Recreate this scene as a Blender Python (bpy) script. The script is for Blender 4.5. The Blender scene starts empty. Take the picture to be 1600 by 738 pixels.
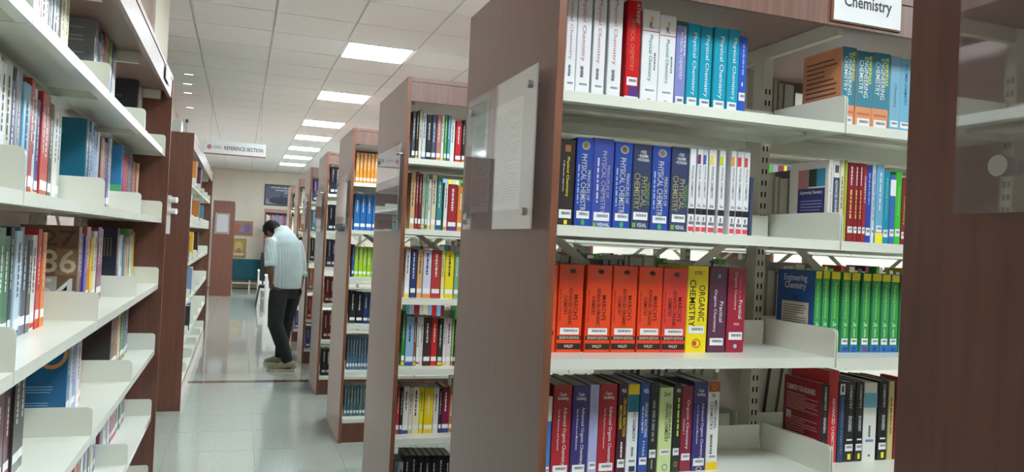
import bpy, bmesh, math, random
from mathutils import Matrix, Vector
random.seed(7)
S = bpy.context.scene
COL = S.collection

# ------------------------------------------------------------------ camera
FOC, YAW, PIT, ROL = 1215.95, math.radians(19.205), math.radians(.717), math.radians(2.731)
fw = Vector((math.sin(YAW)*math.cos(PIT), math.cos(YAW)*math.cos(PIT), math.sin(PIT)))
rt = Vector((math.cos(YAW), -math.sin(YAW), 0)); up = rt.cross(fw)
r2 = rt*math.cos(ROL) + up*math.sin(ROL); u2 = up*math.cos(ROL) - rt*math.sin(ROL)
cd = bpy.data.cameras.new('camera'); cam = bpy.data.objects.new('camera', cd); COL.objects.link(cam)
cd.sensor_fit = 'HORIZONTAL'; cd.sensor_width = 36; cd.lens = FOC/1600*36; cd.clip_start = .02
cam.matrix_world = Matrix(((r2.x, u2.x, -fw.x, 0), (r2.y, u2.y, -fw.y, 0), (r2.z, u2.z, -fw.z, 1.6), (0, 0, 0, 1)))
S.camera = cam
# ------------------------------------------------------------------ world, exposure
w = bpy.data.worlds.new('world'); S.world = w; w.use_nodes = True
w.node_tree.nodes['Background'].inputs[0].default_value = (.8, .85, .9, 1)
w.node_tree.nodes['Background'].inputs[1].default_value = .3
S.view_settings.view_transform = 'Standard'; S.view_settings.look = 'None'
S.view_settings.gamma = 1; S.view_settings.use_curve_mapping = False
S.view_settings.exposure = 1.3
LIGHT = 22.0            # radiance of the ceiling light panels
CEIL = 3.42

# ------------------------------------------------------------------ materials
def lin(c):
    return tuple(((v/255)/12.92 if v/255 <= .04045 else ((v/255+.055)/1.055)**2.4) for v in c) + (1,)
MATS = {}
def mat(c, rough=.5, spec=.5, coat=0, metal=0, key=None):
    k = key or (tuple(c), rough, spec, coat, metal)
    if k in MATS: return MATS[k]
    m = bpy.data.materials.new('paint_%d_%d_%d' % tuple(c)); m.use_nodes = True
    b = m.node_tree.nodes['Principled BSDF']
    b.inputs['Base Color'].default_value = lin(c); b.inputs['Roughness'].default_value = rough
    b.inputs['Specular IOR Level'].default_value = spec; b.inputs['Metallic'].default_value = metal
    b.inputs['Coat Weight'].default_value = coat; b.inputs['Coat Roughness'].default_value = .12
    MATS[k] = m
    return m
def noisy(name, c1, c2, scale, rough=.5, detail=4, vec=None, bump=0, spec=.5, contrast=(.35, .65), coat=0, crough=.3, sheen=0, cior=1.5):
    m = bpy.data.materials.new(name); m.use_nodes = True; nt = m.node_tree; N = nt.nodes; L = nt.links
    b = N['Principled BSDF']; b.inputs['Roughness'].default_value = rough; b.inputs['Specular IOR Level'].default_value = spec
    b.inputs['Coat Weight'].default_value = coat; b.inputs['Coat Roughness'].default_value = crough; b.inputs['Coat IOR'].default_value = cior; b.inputs['Sheen Weight'].default_value = sheen; b.inputs['Sheen Roughness'].default_value = .32; b.inputs['Sheen Tint'].default_value = (1, .86, .82, 1)
    tc = N.new('ShaderNodeTexCoord'); mp = N.new('ShaderNodeMapping'); mp.inputs['Scale'].default_value = vec or (1, 1, 1)
    no = N.new('ShaderNodeTexNoise'); no.inputs['Scale'].default_value = scale; no.inputs['Detail'].default_value = detail
    cr = N.new('ShaderNodeValToRGB'); e = cr.color_ramp.elements
    e[0].position, e[1].position = contrast; e[0].color = lin(c1); e[1].color = lin(c2)
    L.new(tc.outputs['Object'], mp.inputs[0]); L.new(mp.outputs[0], no.inputs['Vector'])
    L.new(no.outputs['Fac'], cr.inputs[0]); L.new(cr.outputs[0], b.inputs['Base Color'])
    if bump:
        bp = N.new('ShaderNodeBump'); bp.inputs['Strength'].default_value = bump; bp.inputs['Distance'].default_value = .01
        L.new(no.outputs['Fac'], bp.inputs['Height']); L.new(bp.outputs[0], b.inputs['Normal'])
    return m
WOOD = noisy('brown_laminate', (92, 46, 28), (108, 58, 38), 6, .5, 5, (9, 9, .6), spec=.2, coat=.9, crough=.3, sheen=1.0, cior=1.65)
WOODP = noisy('fascia_laminate', (116, 82, 72), (132, 96, 84), 6, .4, 5, (12, 12, .6), spec=.5, coat=.4)
EDGE = noisy('edge_banding', (122, 74, 54), (140, 88, 64), 8, .4, 3, (6, 6, .6))
CREAM = noisy('cream_enamel', (230, 231, 218), (235, 236, 224), 3, .22, 2, spec=.6)
CREAM2 = noisy('cream_steel_post', (222, 218, 200), (228, 224, 207), 3, .35, 2)
WALL = noisy('cream_wall', (236, 226, 212), (240, 232, 218), 2, .8, 3)
PINKWALL = noisy('pinkish_wall', (226, 205, 200), (232, 212, 206), 2, .8, 3)
TILE = noisy('granite_tile', (158, 168, 160), (198, 206, 198), 90, .2, 6, spec=.6, contrast=(.3, .7), coat=.85, crough=.06)
GROUT = mat((105, 105, 98), .7)
STRIP = noisy('brown_granite', (88, 64, 54), (112, 84, 70), 70, .12, 5)
CTILE = noisy('ceiling_board', (232, 230, 228), (238, 236, 234), 60, .9, 4)
CGRID = mat((212, 210, 206), .6)
PAGES = noisy('page_block', (212, 205, 190), (232, 226, 212), 200, .9, 2, (40, .2, .2))
STEEL = mat((190, 190, 188), .25, .5, 0, 1)
BLACK = mat((22, 22, 24), .4)
WHITE = mat((236, 236, 234), .4)
PAPER = mat((238, 238, 240), .7)
INK = mat((130, 130, 136), .8)
SLOT = mat((28, 27, 24), .8)
def emis(name, c, s):
    m = bpy.data.materials.new(name); m.use_nodes = True; b = m.node_tree.nodes['Principled BSDF']
    b.inputs['Base Color'].default_value = lin((240, 240, 240)); b.inputs['Emission Color'].default_value = (*c, 1); b.inputs['Emission Strength'].default_value = s
    return m
GLINT = emis('glint_glow', (.87, 1.0, 1.05), LIGHT*.2); LAMP = emis('led_diffuser', (.87, 1.0, 1.05), LIGHT)  # the weaker emitter only imitates glints on the ceiling, no lamp
def acrylic(refl=.12, milk=.2):
    m = bpy.data.materials.new('clear_acrylic'); m.use_nodes = True; nt = m.node_tree; N = nt.nodes; L = nt.links
    N.remove(N['Principled BSDF']); out = N['Material Output']
    t = N.new('ShaderNodeBsdfTransparent'); t.inputs[0].default_value = (.9, .91, .92, 1)
    g = N.new('ShaderNodeBsdfGlossy'); g.inputs['Roughness'].default_value = .02
    d = N.new('ShaderNodeBsdfDiffuse'); d.inputs[0].default_value = (.85, .85, .88, 1)
    lw = N.new('ShaderNodeLayerWeight'); lw.inputs[0].default_value = .5; pw = N.new('ShaderNodeMath'); pw.operation = 'POWER'; pw.inputs[1].default_value = 4; L.new(lw.outputs['Facing'], pw.inputs[0]); f = N.new('ShaderNodeMath'); f.operation = 'MULTIPLY_ADD'; f.inputs[1].default_value = .9; f.inputs[2].default_value = refl; L.new(pw.outputs[0], f.inputs[0])
    a = N.new('ShaderNodeMixShader'); a.inputs[0].default_value = milk
    b = N.new('ShaderNodeMixShader')
    L.new(t.outputs[0], a.inputs[1]); L.new(d.outputs[0], a.inputs[2])
    L.new(f.outputs[0], b.inputs[0]); L.new(a.outputs[0], b.inputs[1]); L.new(g.outputs[0], b.inputs[2])
    L.new(b.outputs[0], out.inputs[0])
    return m
ACR = acrylic(); ACR2 = acrylic(.24, .05)

# ------------------------------------------------------------------ helpers
def link(name, data, parent=None, loc=(0, 0, 0), m=None):
    o = bpy.data.objects.new(name, data); COL.objects.link(o); o.location = loc
    if parent: o.parent = parent
    if m and data and not data.materials: data.materials.append(m)
    return o
def empty(name, label, cat, loc=(0, 0, 0), rz=0, group=None):
    o = link(name, None, None, loc); o.rotation_euler = (0, 0, rz); o.empty_display_size = .05
    o['label'] = label; o['category'] = cat
    if group: o['group'] = group
    return o
def tag(o, label, cat, group=None):
    o['label'] = label; o['category'] = cat
    if group: o['group'] = group
    return o
MC = {}
def boxmesh(sx, sy, sz, m, bev=0):
    k = ('b', round(sx, 5), round(sy, 5), round(sz, 5), m.name, bev)
    if k in MC: return MC[k]
    bm = bmesh.new(); bmesh.ops.create_cube(bm, size=1)
    for v in bm.verts: v.co = Vector((v.co.x*sx, v.co.y*sy, v.co.z*sz))
    if bev: bmesh.ops.bevel(bm, geom=bm.edges[:], offset=bev, segments=2, affect='EDGES')
    me = bpy.data.meshes.new('box'); bm.to_mesh(me); bm.free(); me.materials.append(m); MC[k] = me
    return me
def box(name, x0, x1, y0, y1, z0, z1, m, parent=None, bev=0):
    return link(name, boxmesh(x1-x0, y1-y0, z1-z0, m, bev), parent, ((x0+x1)/2, (y0+y1)/2, (z0+z1)/2))
def addbox(bm, x0, x1, y0, y1, z0, z1):
    vs = [bm.verts.new((x, y, z)) for x in (x0, x1) for y in (y0, y1) for z in (z0, z1)]
    for f in ((0, 1, 3, 2), (4, 6, 7, 5), (0, 4, 5, 1), (2, 3, 7, 6), (0, 2, 6, 4), (1, 5, 7, 3)): bm.faces.new([vs[i] for i in f])
def fin(bm, m, smooth=False, name='mesh'):
    bmesh.ops.recalc_face_normals(bm, faces=bm.faces[:])
    me = bpy.data.meshes.new(name); bm.to_mesh(me); bm.free()
    if m: me.materials.append(m)
    if smooth:
        for p in me.polygons: p.use_smooth = True
    return me
def tube(bm, pts, rad, seg=12, side=None, cap=True):
    """closed tube along pts; rad = list of r or (r_side, r_other); side = direction of the first radius"""
    pts = [Vector(p) for p in pts]; rings = []
    for i, p in enumerate(pts):
        d = (pts[min(i+1, len(pts)-1)] - pts[max(i-1, 0)]).normalized()
        s = Vector(side) if side else (Vector((1, 0, 0)) if abs(d.x) < .8 else Vector((0, 1, 0)))
        s = (s - d*s.dot(d)).normalized(); t = d.cross(s)
        r = rad[i] if isinstance(rad[i], (tuple, list)) else (rad[i], rad[i])
        rings.append([bm.verts.new(p + s*r[0]*math.cos(2*math.pi*k/seg) + t*r[1]*math.sin(2*math.pi*k/seg)) for k in range(seg)])
    for a, b in zip(rings, rings[1:]):
        for k in range(seg): bm.faces.new((a[k], a[(k+1) % seg], b[(k+1) % seg], b[k]))
    if cap: bm.faces.new(rings[0][::-1]); bm.faces.new(rings[-1])
def cylmesh(p0, p1, r, m, seg=16):
    bm = bmesh.new(); tube(bm, [p0, p1], [r, r], seg); return fin(bm, m)
# flat print meshes in the unit square
def flat(kind, n=0, seed=0):
    k = ('f', kind, n, seed)
    if k in MC: return MC[k]
    bm = bmesh.new(); R = random.Random(seed*31+n)
    def q(x0, x1, y0, y1): bm.faces.new([bm.verts.new((x, y, 0)) for x, y in ((x0, y0), (x1, y0), (x1, y1), (x0, y1))])
    if kind == 'rect': q(0, 1, 0, 1)
    elif kind == 'disc': bm.faces.new([bm.verts.new((.5+.5*math.cos(a*math.pi/8), .5+.5*math.sin(a*math.pi/8), 0)) for a in range(16)])
    elif kind == 'lines':
        for i in range(n): q(0, R.choice((1, 1, .96, .9, .6)) if n > 2 else 1, 1-(i+.66)/n, 1-(i+.34)/n)
    elif kind == 'words':                                        # far-off print, too small to read
        x = 0
        while x < .97:
            l = R.uniform(.06, .2); q(x, min(1, x+l), R.uniform(0, .12), R.uniform(.85, 1)); x += l+.035
    elif kind == 'bars':
        x = 0
        while x < .96:
            l = R.uniform(.02, .06); q(x, min(1, x+l), 0, 1); x += l+R.uniform(.02, .05)
    elif kind == 'dots':
        for i in range(n):
            for j in range(n): q((i+.2)/n, (i+.6)/n, (j+.2)/n, (j+.7)/n)
    elif kind == 'tri': bm.faces.new([bm.verts.new(c) for c in ((0, 0, 0), (1, 0, 0), (1, 1, 0))])
    elif kind == 'ring':
        a = [bm.verts.new((.5+r*math.cos(t*math.pi/10), .5+r*math.sin(t*math.pi/10), 0)) for r in (.5, .38) for t in range(20)]
        for t in range(20): bm.faces.new((a[t], a[(t+1) % 20], a[20+(t+1) % 20], a[20+t]))
    me = bpy.data.meshes.new(kind); bm.to_mesh(me); bm.free(); MC[k] = me
    return me
def textmesh(s, bold=0):
    k = ('t', s, bold)
    if k in MC: return MC[k]
    cu = bpy.data.curves.new('text', 'FONT'); cu.body = s; cu.resolution_u = 2; cu.offset = bold; cu.space_line = .85; cu.align_x = 'CENTER' if '\n' in s else 'LEFT'
    o = bpy.data.objects.new('text', cu); COL.objects.link(o)
    me = bpy.data.meshes.new_from_object(o); bpy.data.objects.remove(o)
    xs = [v.co.x for v in me.vertices]; ys = [v.co.y for v in me.vertices]
    x0, x1, y0, y1 = min(xs), max(xs), min(ys), max(ys)
    for v in me.vertices: v.co = ((v.co.x-x0)/(x1-x0), (v.co.y-y0)/(y1-y0), 0)
    MC[k] = me
    return me
CP = {}
def colored(me, m):
    k = (me.name, m.name)
    if k not in CP:
        c = me.copy(); c.materials.clear(); c.materials.append(m); CP[k] = c
    return CP[k]
def put(name, me, m, parent, o, ex, ey):
    """unit-square mesh mapped onto origin o with edge vectors ex, ey"""
    o = Vector(o); ex = Vector(ex); ey = Vector(ey); n = ex.cross(ey).normalized()
    ob = link(name, colored(me, m), parent)
    ob.matrix_basis = Matrix(((ex.x, ey.x, n.x, o.x), (ex.y, ey.y, n.y, o.y), (ex.z, ey.z, n.z, o.z), (0, 0, 0, 1)))
    return ob

# ------------------------------------------------------------------ the room
def struct(o): o['kind'] = 'structure'; return o
XW, XE, YN, YF = -1.03, 8.0, -3.5, 24.0
fl = struct(box('floor', XW-.1, XE+.1, YN-.1, YF+.1, -.1, -.004, GROUT))
fl.location.z += 0
TP = .6; STRIP_Y = 8.88
for i in range(6):
    for j in range(38):
        x0 = -1.03+TP*i; y0 = 1.26+TP*j
        if y0+TP > YF: continue
        if y0 < STRIP_Y < y0+TP: pass
        t = box('floor_tile', x0+.001, x0+TP-.002, y0+.001, y0+TP-.002, -.02, 0, TILE); t.parent = fl; t.matrix_parent_inverse = fl.matrix_world.inverted()
        t.location = (t.location.x-fl.location.x, t.location.y-fl.location.y, t.location.z-fl.location.z); t.matrix_parent_inverse = Matrix()
def sub(parent, o):
    o.parent = parent; o.location = o.location-parent.location; return o
sub(fl, box('border_strip', XW, .79, 8.80, 8.93, -.018, .0012, STRIP))
ce = struct(box('ceiling', XW-.1, XE+.1, YN-.1, YF+.1, CEIL+.012, CEIL+.1, CGRID))
GX0, GY0, GP = .84-3*.655, 7.31-4*.655, .655
LROWS = [-11, -8, -4, 0, 4, 8, 11, 14, 17, 20]
for i in range(7):
    for j in range(-12, 29):
        r = j-4+0
        x0, y0 = GX0+GP*i, 7.31+GP*(j-4)
        if y0+GP > YF or y0 < YN or y0 < 2: continue
        if i == 3 and (j-4) in LROWS: continue
        sub(ce, box('ceiling_tile', max(x0+.009, XW), x0+GP-.009, y0+.006, y0+GP-.006, CEIL, CEIL+.015, CTILE))
sub(ce, box('ceiling_panel', GX0+7*GP+.005, XE, YN, YF, CEIL, CEIL+.015, CTILE)); sub(ce, box('ceiling_panel', XW, GX0+7*GP, YN, 2.06, CEIL+.001, CEIL+.015, CTILE))
struct(box('wall_left', XW-.1, XW, YN, YF, 0, CEIL+.02, PINKWALL))
struct(box('wall_right', XE, XE+.1, YN, YF, 0, CEIL+.02, WALL))
struct(box('wall_back', XW, XE, YF, YF+.1, 0, CEIL+.02, WALL))
struct(box('wall_front', XW, XE, YN-.1, YN, 0, CEIL+.02, WALL))
colm = struct(box('wall_column', XW, -.618, 5.75, 6.73, 0, CEIL, WALL))
sub(colm, box('corner_trim', -.63, -.612, 5.735, 5.76, 0, CEIL, WALL))
# high window on the left wall beyond the column
wn = struct(link('window_1', None, None, (XW, 9.6, 2.55)))
GLASSW = mat((178, 198, 186), .1, .6)
box('pane', 0, .008, -1.3, 1.3, 0, .68, GLASSW, wn)
for y in (-1.35, -.03, 1.3): box('window_frame', 0, .03, y, y+.06, 0, .68, CREAM2, wn)
for z in (-.05, .68): box('window_frame', 0, .03, -1.35, 1.36, z, z+.05, CREAM2, wn)

# ceiling light panels
ORD = ['nearest', 'second', 'third', 'fourth', 'fifth', 'sixth', 'seventh']
def lightpanel(x, y, lab):
    t = empty('ceiling_light', lab, 'ceiling light', (x, y, CEIL), 0, 'square ceiling light panels')
    s = .60
    for a in (0, 1):
        box('frame', -s/2-.012, s/2+.012, -s/2-.012+a*(s+.012), -s/2+a*(s+.012), -.006, .01, WHITE, t)
        box('frame', -s/2-.012+a*(s+.012), -s/2+a*(s+.012), -s/2, s/2, -.006, .01, WHITE, t)
    box('diffuser', -s/2, s/2, -s/2, s/2, -.003, .006, LAMP, t)
    return t
for k, r in enumerate(LROWS):
    y = 7.31+GP*r+GP/2
    if k >= 3: lab = 'square white ceiling light panel, %s of the row above the aisle' % ORD[k-3]
    else: lab = 'square white ceiling light panel out of view, %s' % ('above the nearest rack', 'above the chemistry rack', 'above the third rack')[k]
    lightpanel(GX0+3.5*GP, y, lab)
for k, r in enumerate([-11, -8, -4, 0, 4, 8, 14, 20]):
    for c, (i, nm) in enumerate(((8.5, 'over the right-hand racks'), (13, 'over the far right side'))):
        t = lightpanel(GX0+i*GP, 7.31+GP*r+GP/2, 'square ceiling light panel %s, %s along' % (nm, ['first', 'second', 'third', 'fourth', 'fifth', 'sixth', 'seventh', 'eighth'][k]))
# slim glowing strips standing in for reflected glints on the left ceiling
for k, (x, y) in enumerate(((-.66, 9.82), (-.715, 10.47), (-.75, 11.15), (-.8, 12.46))):
    t = empty('ceiling_glint', 'small slim bright reflected glint on the ceiling at left, %s one' % ORD[k], 'glint', (x, y, CEIL), 0, 'slim ceiling glints')
    box('glint_rim', -.055, .055, -.012, .012, -.003, .004, CTILE, t); box('lens', -.045, .045, -.006, .006, -.004, 0, GLINT, t)  # lens is just a glowing strip imitating a reflection

# ------------------------------------------------------------------ racks
SZ = [2.04, 1.665, 1.292, .92, .55, .18]
BAY = .985
def shelfmesh(dep):
    k = ('shelf', dep)
    if k in MC: return MC[k]
    bm = bmesh.new(); g = .004
    addbox(bm, g, BAY-g, 0, dep, -.006, 0)
    addbox(bm, g, BAY-g, 0, .003, -.03, -.0061)
    addbox(bm, g, BAY-g, .0031, .03, -.03, -.027)
    addbox(bm, g, BAY-g, dep-.003, dep, -.03, -.0061)
    addbox(bm, g, BAY-g, dep*.5, dep*.5+.05, -.018, -.0061)
    MC[k] = fin(bm, CREAM, name='shelf'); return MC[k]
def platemesh(dep):
    k = ('plate', dep)
    if k in MC: return MC[k]
    bm = bmesh.new(); h = .092; r = .016; t = .0028
    prof = [(0, -.03), (dep, -.03), (dep, h)] + [(r-r*math.sin(a*math.pi/8), h-r+r*math.cos(a*math.pi/8)) for a in range(5)]
    A = [bm.verts.new((0, y, z)) for y, z in prof]; B = [bm.verts.new((t, y, z)) for y, z in prof]
    bm.faces.new(A); bm.faces.new(B[::-1])
    for i in range(len(A)): bm.faces.new((A[i], B[i], B[(i+1) % len(A)], A[(i+1) % len(A)]))
    MC[k] = fin(bm, CREAM, name='end_plate'); return MC[k]
def bracemesh(sg):
    k = ('brace', sg)
    if k in MC: return MC[k]
    bm = bmesh.new(); L = .60; a = math.atan2(.72, .96)*sg; c, s_ = math.cos(a), math.sin(a)
    addbox(bm, -.1 if sg > 0 else -L, L if sg > 0 else .1, -.002, .002, -.014, .014)
    for v in bm.verts: v.co = Vector((v.co.x*c-v.co.z*s_, v.co.y, v.co.x*s_+v.co.z*c))
    MC[k] = fin(bm, CREAM2, name='cross_brace'); return MC[k]
def slotmesh(H):
    if 'slots' in MC: return MC['slots']
    bm = bmesh.new(); z = .1
    while z < H-.15:
        for x in (-.011, .005): addbox(bm, x, x+.006, -.0006, .001, z, z+.019)
        z += .042
    MC['slots'] = fin(bm, SLOT, name='slot_row'); return MC['slots']
def rack(name, label, loc, rz, nb, D, double, H=2.465, detail=True, zs=SZ):
    R = empty(name, label, 'bookshelf', loc, rz, 'tall brown library racks')
    T = .022; L = nb*BAY+2*T; dep = .35
    for i, x in enumerate((0, L-T)):
        p = box('end_panel', x, x+T, .002, D-.002, 0, H, WOOD, R)
        e = box('edge_banding', -T/2, T/2, -.002, 0, -H/2, H/2, EDGE, p); e.location.y = -(D-.004)/2-.001
        e2 = box('edge_banding', -T/2, T/2, -.002, 0, -H/2, H/2, EDGE, p); e2.location.y = (D-.004)/2+.001
    box('top_board', T, L-T, .002, D-.002, H-.022, H, WOODP, R)
    for s in ((0, 1) if double else (0,)):
        y = .006 if s == 0 else D-.024
        box('fascia', T, L-T, y, y+.018, 2.34, H-.023, WOODP, R)
        box('plinth', T, L-T, y+.01, y+.026, 0, .148, WOOD, R)
    if not double: box('fascia_underboard', T, L-T, .03, D-.01, 2.38, 2.395, WOOD, R)
    else: box('fascia_underboard', T, L-T, .03, D-.03, 2.38, 2.395, WOOD, R)
    yc = D/2 if double else D-.04
    for k in range(nb+1):
        x = T+k*BAY + (.021 if k == 0 else -.021 if k == nb else 0)
        p = box('post', x-.02, x+.02, yc-.03, yc+.03, 0, 2.375, CREAM2, R)
        if detail: link('slot_row', slotmesh(2.375), p, (0, -.03, -2.375/2))['kind'] = 'stuff'
        if double: box('top_arm', x-.012, x+.012, .06, D-.06, 2.33, 2.378, CREAM2, R)
        elif detail: box('top_arm', x-.012, x+.012, .06, D-.07, 2.33, 2.378, CREAM2, R)
    for k in range(nb):
        for sg in (1, -1): link('cross_brace', bracemesh(sg), R, (T+(k+.5)*BAY, yc-.034+.004*sg, 1.39))
        for si, z in enumerate(zs):
            for s in ((0, 1) if double else (0,)):
                if s == 0: o = link('shelf', shelfmesh(dep), R, (T+k*BAY, .024, z))
                else:
                    o = link('shelf', shelfmesh(dep), R, (T+(k+1)*BAY, D-.024, z)); o.rotation_euler.z = math.pi
                link('end_plate', platemesh(dep), o, (.003, -.001, 0)); link('end_plate', platemesh(dep), o, (BAY-.0058, -.001, 0))
                if detail:
                    box('back_stop', .02, BAY-.02, dep-.012, dep-.009, 0, .085, CREAM, o)
    return R
XP = .7925
RN = [-.112, 1.968, 4.05, 6.15, 8.06, 10.05, 12.15, 14.2]
RD = [.88, .905, .88, .88, .88, .85, .8, .8]
RLAB = ['dark brown end panel of the nearest rack at right edge of view',
        'brown book rack with the chemistry sign and chemistry books on cream shelves',
        'brown book rack just behind the chemistry rack, mixed coloured books',
        'third brown rack on the right, orange, blue and lime volumes',
        'fourth brown rack on the right with dark navy volumes on top',
        'fifth brown rack on the right, beside the man in the striped shirt',
        'sixth brown rack on the right, behind the man',
        'seventh and farthest brown rack on the right']
RACKS = [rack('book_rack', RLAB[i], (XP, RN[i], 0), 0, (3, 4, 5, 4, 3, 2, 2, 2)[i], RD[i], True, detail=i < 4) for i in range(8)]
LA = rack('wall_book_rack', 'near left brown rack with cream shelves receding along the aisle', (-.402, .838, 0), math.pi/2, 4, .46, False)
LB = rack('wall_book_rack', 'far left brown rack standing after the column, mostly empty plates showing', (-.43, 7.45, 0), math.pi/2, 5, .46, False)
LC = rack('wall_book_rack', 'brown rack end far down the left side with a paper notice', (-.17, 20.7, 0), math.pi/2, 2, .5, False, detail=False)
LC.scale.z = .965

# ------------------------------------------------------------------ books
def covermesh(w, h, d, m):
    k = ('cov', round(w, 4), round(h, 3), round(d, 3), m.name)
    if k in MC: return MC[k]
    t = min(.003, w*.15); c = min(.002, w*.15)
    P = [(-w/2, d), (-w/2, c), (-w/2+c, 0), (w/2-c, 0), (w/2, c), (w/2, d), (w/2-t, d), (w/2-t, t+c), (-w/2+t, t+c), (-w/2+t, d)]
    bm = bmesh.new(); A = [bm.verts.new((x, y, 0)) for x, y in P]; B = [bm.verts.new((x, y, h)) for x, y in P]
    bm.faces.new(A); bm.faces.new(B)
    for i in range(10): bm.faces.new((A[i], B[i], B[(i+1) % 10], A[(i+1) % 10]))
    MC[k] = fin(bm, m, name='cover'); return MC[k]
BK = mat((25, 24, 26), .5)
def col(c): return mat(c, .5)
def decal(b, dims, e, big=True):
    """print on a book: kinds t (down the spine), h (across), r, d, o, l, w, k (barcode sticker); suffix C = on the left cover"""
    w, h, d = dims; kind = e[0]; C = kind.endswith('C'); kind = kind[0]
    if kind == 'k':
        v = e[1]; hh = e[2] if len(e) > 2 else .075
        s = put('barcode_sticker', flat('rect'), PAPER, b, (-w*.38, -.0006, v*h), (w*.76, 0, 0), (0, 0, hh*h))
        if big: put('barcode', flat('bars'), BK, s, (.2, .42, .0004), (.72, 0, 0), (0, .34, 0))
        return
    txt = e[1] if kind in 'thlwg' else None
    a = e[2:] if kind in 'thlwg' else e[1:]
    u0, u1, v0, v1, c = a[:5]; off = .0005 + .0004*(kind in 'thlwodg'); m = col(c)
    if C: O = (-w/2-off, d*(1-u0), v0*h); EX = (0, -d*(u1-u0), 0); EY = (0, 0, h*(v1-v0))
    else: O = (-w/2+u0*w, -off, v0*h); EX = ((u1-u0)*w, 0, 0); EY = (0, 0, (v1-v0)*h)
    if kind == 't': put('title', textmesh(txt, .005), m, b, (-w/2+u0*w, -off, v1*h), (0, 0, -(v1-v0)*h), ((u1-u0)*w, 0, 0))
    elif kind == 'w': put('title', flat('words', 0, txt), m, b, (-w/2+u0*w, -off, v1*h), (0, 0, -(v1-v0)*h), ((u1-u0)*w, 0, 0))
    elif kind == 'h': put('lettering', textmesh(txt, .012), m, b, O, EX, EY)
    elif kind == 'r': put('colour_band', flat('rect'), m, b, O, EX, EY)
    elif kind == 'd': put('emblem', flat('disc'), m, b, O, EX, EY)
    elif kind == 'o': put('emblem', flat('ring'), m, b, O, EX, EY)
    elif kind == 'l': put('print_lines', flat('lines', txt, 3), m, b, O, EX, EY)
    elif kind == 'g': put('dot_pattern', flat('dots', txt), m, b, O, EX, EY)
def book(x, y, z, rz, w, h, d, c, label, group, deco=(), big=True, lean=0, gloss=.28, name='book'):
    b = empty(name, label, name.replace('_', ' '), (x, y, z), rz, group)

    b.rotation_euler = (0, lean, rz)
    m = mat(c, gloss, .5, .25)
    link('cover', covermesh(w, h, d, m), b)
    t = min(.003, w*.15)
    box('pages', -w/2+t, w/2-t, t+.003, d-.004, .002, h-.003, PAGES, b)
    for e in deco: decal(b, (w, h, d), e, big)
    return b
BI = [0]; SKIP = set(i for a, b in ((91, 97), (99, 99), (104, 111), (116, 120), (125, 125), (132, 132), (134, 135), (139, 139), (141, 141), (164, 164), (235, 235), (240, 240), (247, 247), (252, 252), (261, 261), (270, 270), (273, 274), (277, 278), (281, 282), (285, 286), (289, 290), (293, 294), (297, 297), (300, 300), (303, 303), (306, 306), (309, 309), (312, 312), (314, 315), (317, 318), (320, 324), (326, 327), (329, 330), (332, 332), (334, 347), (373, 374), (412, 414), (444, 445), (463, 468), (492, 501), (508, 510), (515, 516), (523, 524), (529, 529), (541, 541), (543, 564)) for i in range(a, b+1))   # wholly hidden ones are left out
def keep():
    BI[0] += 1
    return BI[0]-1 not in SKIP
NUM = ['first', 'second', 'third', 'fourth', 'fifth', 'sixth', 'seventh', 'eighth', 'ninth', 'tenth', 'eleventh', 'twelfth', 'thirteenth', 'fourteenth', 'fifteenth', 'sixteenth', 'seventeenth', 'eighteenth', 'nineteenth', 'twentieth'] + ['twenty-'+a for a in ('first', 'second', 'third', 'fourth', 'fifth', 'sixth', 'seventh', 'eighth', 'ninth')] + ['thirtieth'] + ['thirty-'+a for a in ('first', 'second', 'third', 'fourth', 'fifth', 'sixth')]
SH = ['top', 'second', 'third', 'fourth', 'fifth', 'bottom']
def cname(c):
    r, g, b = c; mx, mn = max(c), min(c)
    if mx-mn < 28: return 'white' if mn > 205 else 'light grey' if mn > 160 else 'grey' if mn > 85 else 'black'
    if r > 200 and g > 195 and b > 150: return 'cream'
    if r > 190 and g > 160: return 'yellow'
    if r > 200 and g > 100 and b < 130: return 'orange'
    if r > 215 and 60 <= g <= 100 and b < 60: return 'orange'
    if r > g+35 and r > b+20: return 'pink' if g > 130 else ('brown' if g > 70 else 'red' if r > 150 else 'maroon')
    if g > r+15 and g > b+10: return 'pale green' if r > 180 else 'green'
    if b > 150 and r > 120: return 'pale blue' if g > 150 else 'lavender'
    if b >= r and g > b-35 and g > r+40: return 'light blue' if r > 120 else 'teal'
    if b > r+15: return ('navy' if mx < 115 else 'purple' if r > g+12 else 'blue')
    return 'dark'
W_, R_, G_ = (238, 238, 238), (200, 30, 35), (110, 110, 115)
YEL, GOLD, DK = (245, 225, 40), (190, 160, 90), (30, 28, 34)
def PC(c): return [('t', 'Physical Chemistry', .28, .62, .36, .99, c), ('w', 1, .3, .55, .20, .31, G_), ('k', .10, .06)]
MARCH = lambda: [('t', "MARCH'S", .62, .80, .37, .66, (70, 18, 10)), ('t', 'ADVANCED ORGANIC', .42, .57, .31, .74, (70, 18, 10)), ('t', 'CHEMISTRY', .22, .37, .43, .65, (70, 18, 10)),
    ('w', 2, .08, .12, .35, .72, (150, 40, 15)), ('d', .42, .66, .905, .955, (50, 40, 38)), ('r', .02, .98, .145, .19, (40, 26, 24)), ('h', 'SEVENTH EDITION', .1, .9, .153, .182, (235, 215, 190)),
    ('r', .02, .98, .035, .105, (40, 26, 24)), ('h', 'WILEY', .3, .68, .055, .088, (235, 215, 190)), ('k', .205, .075)]
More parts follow.
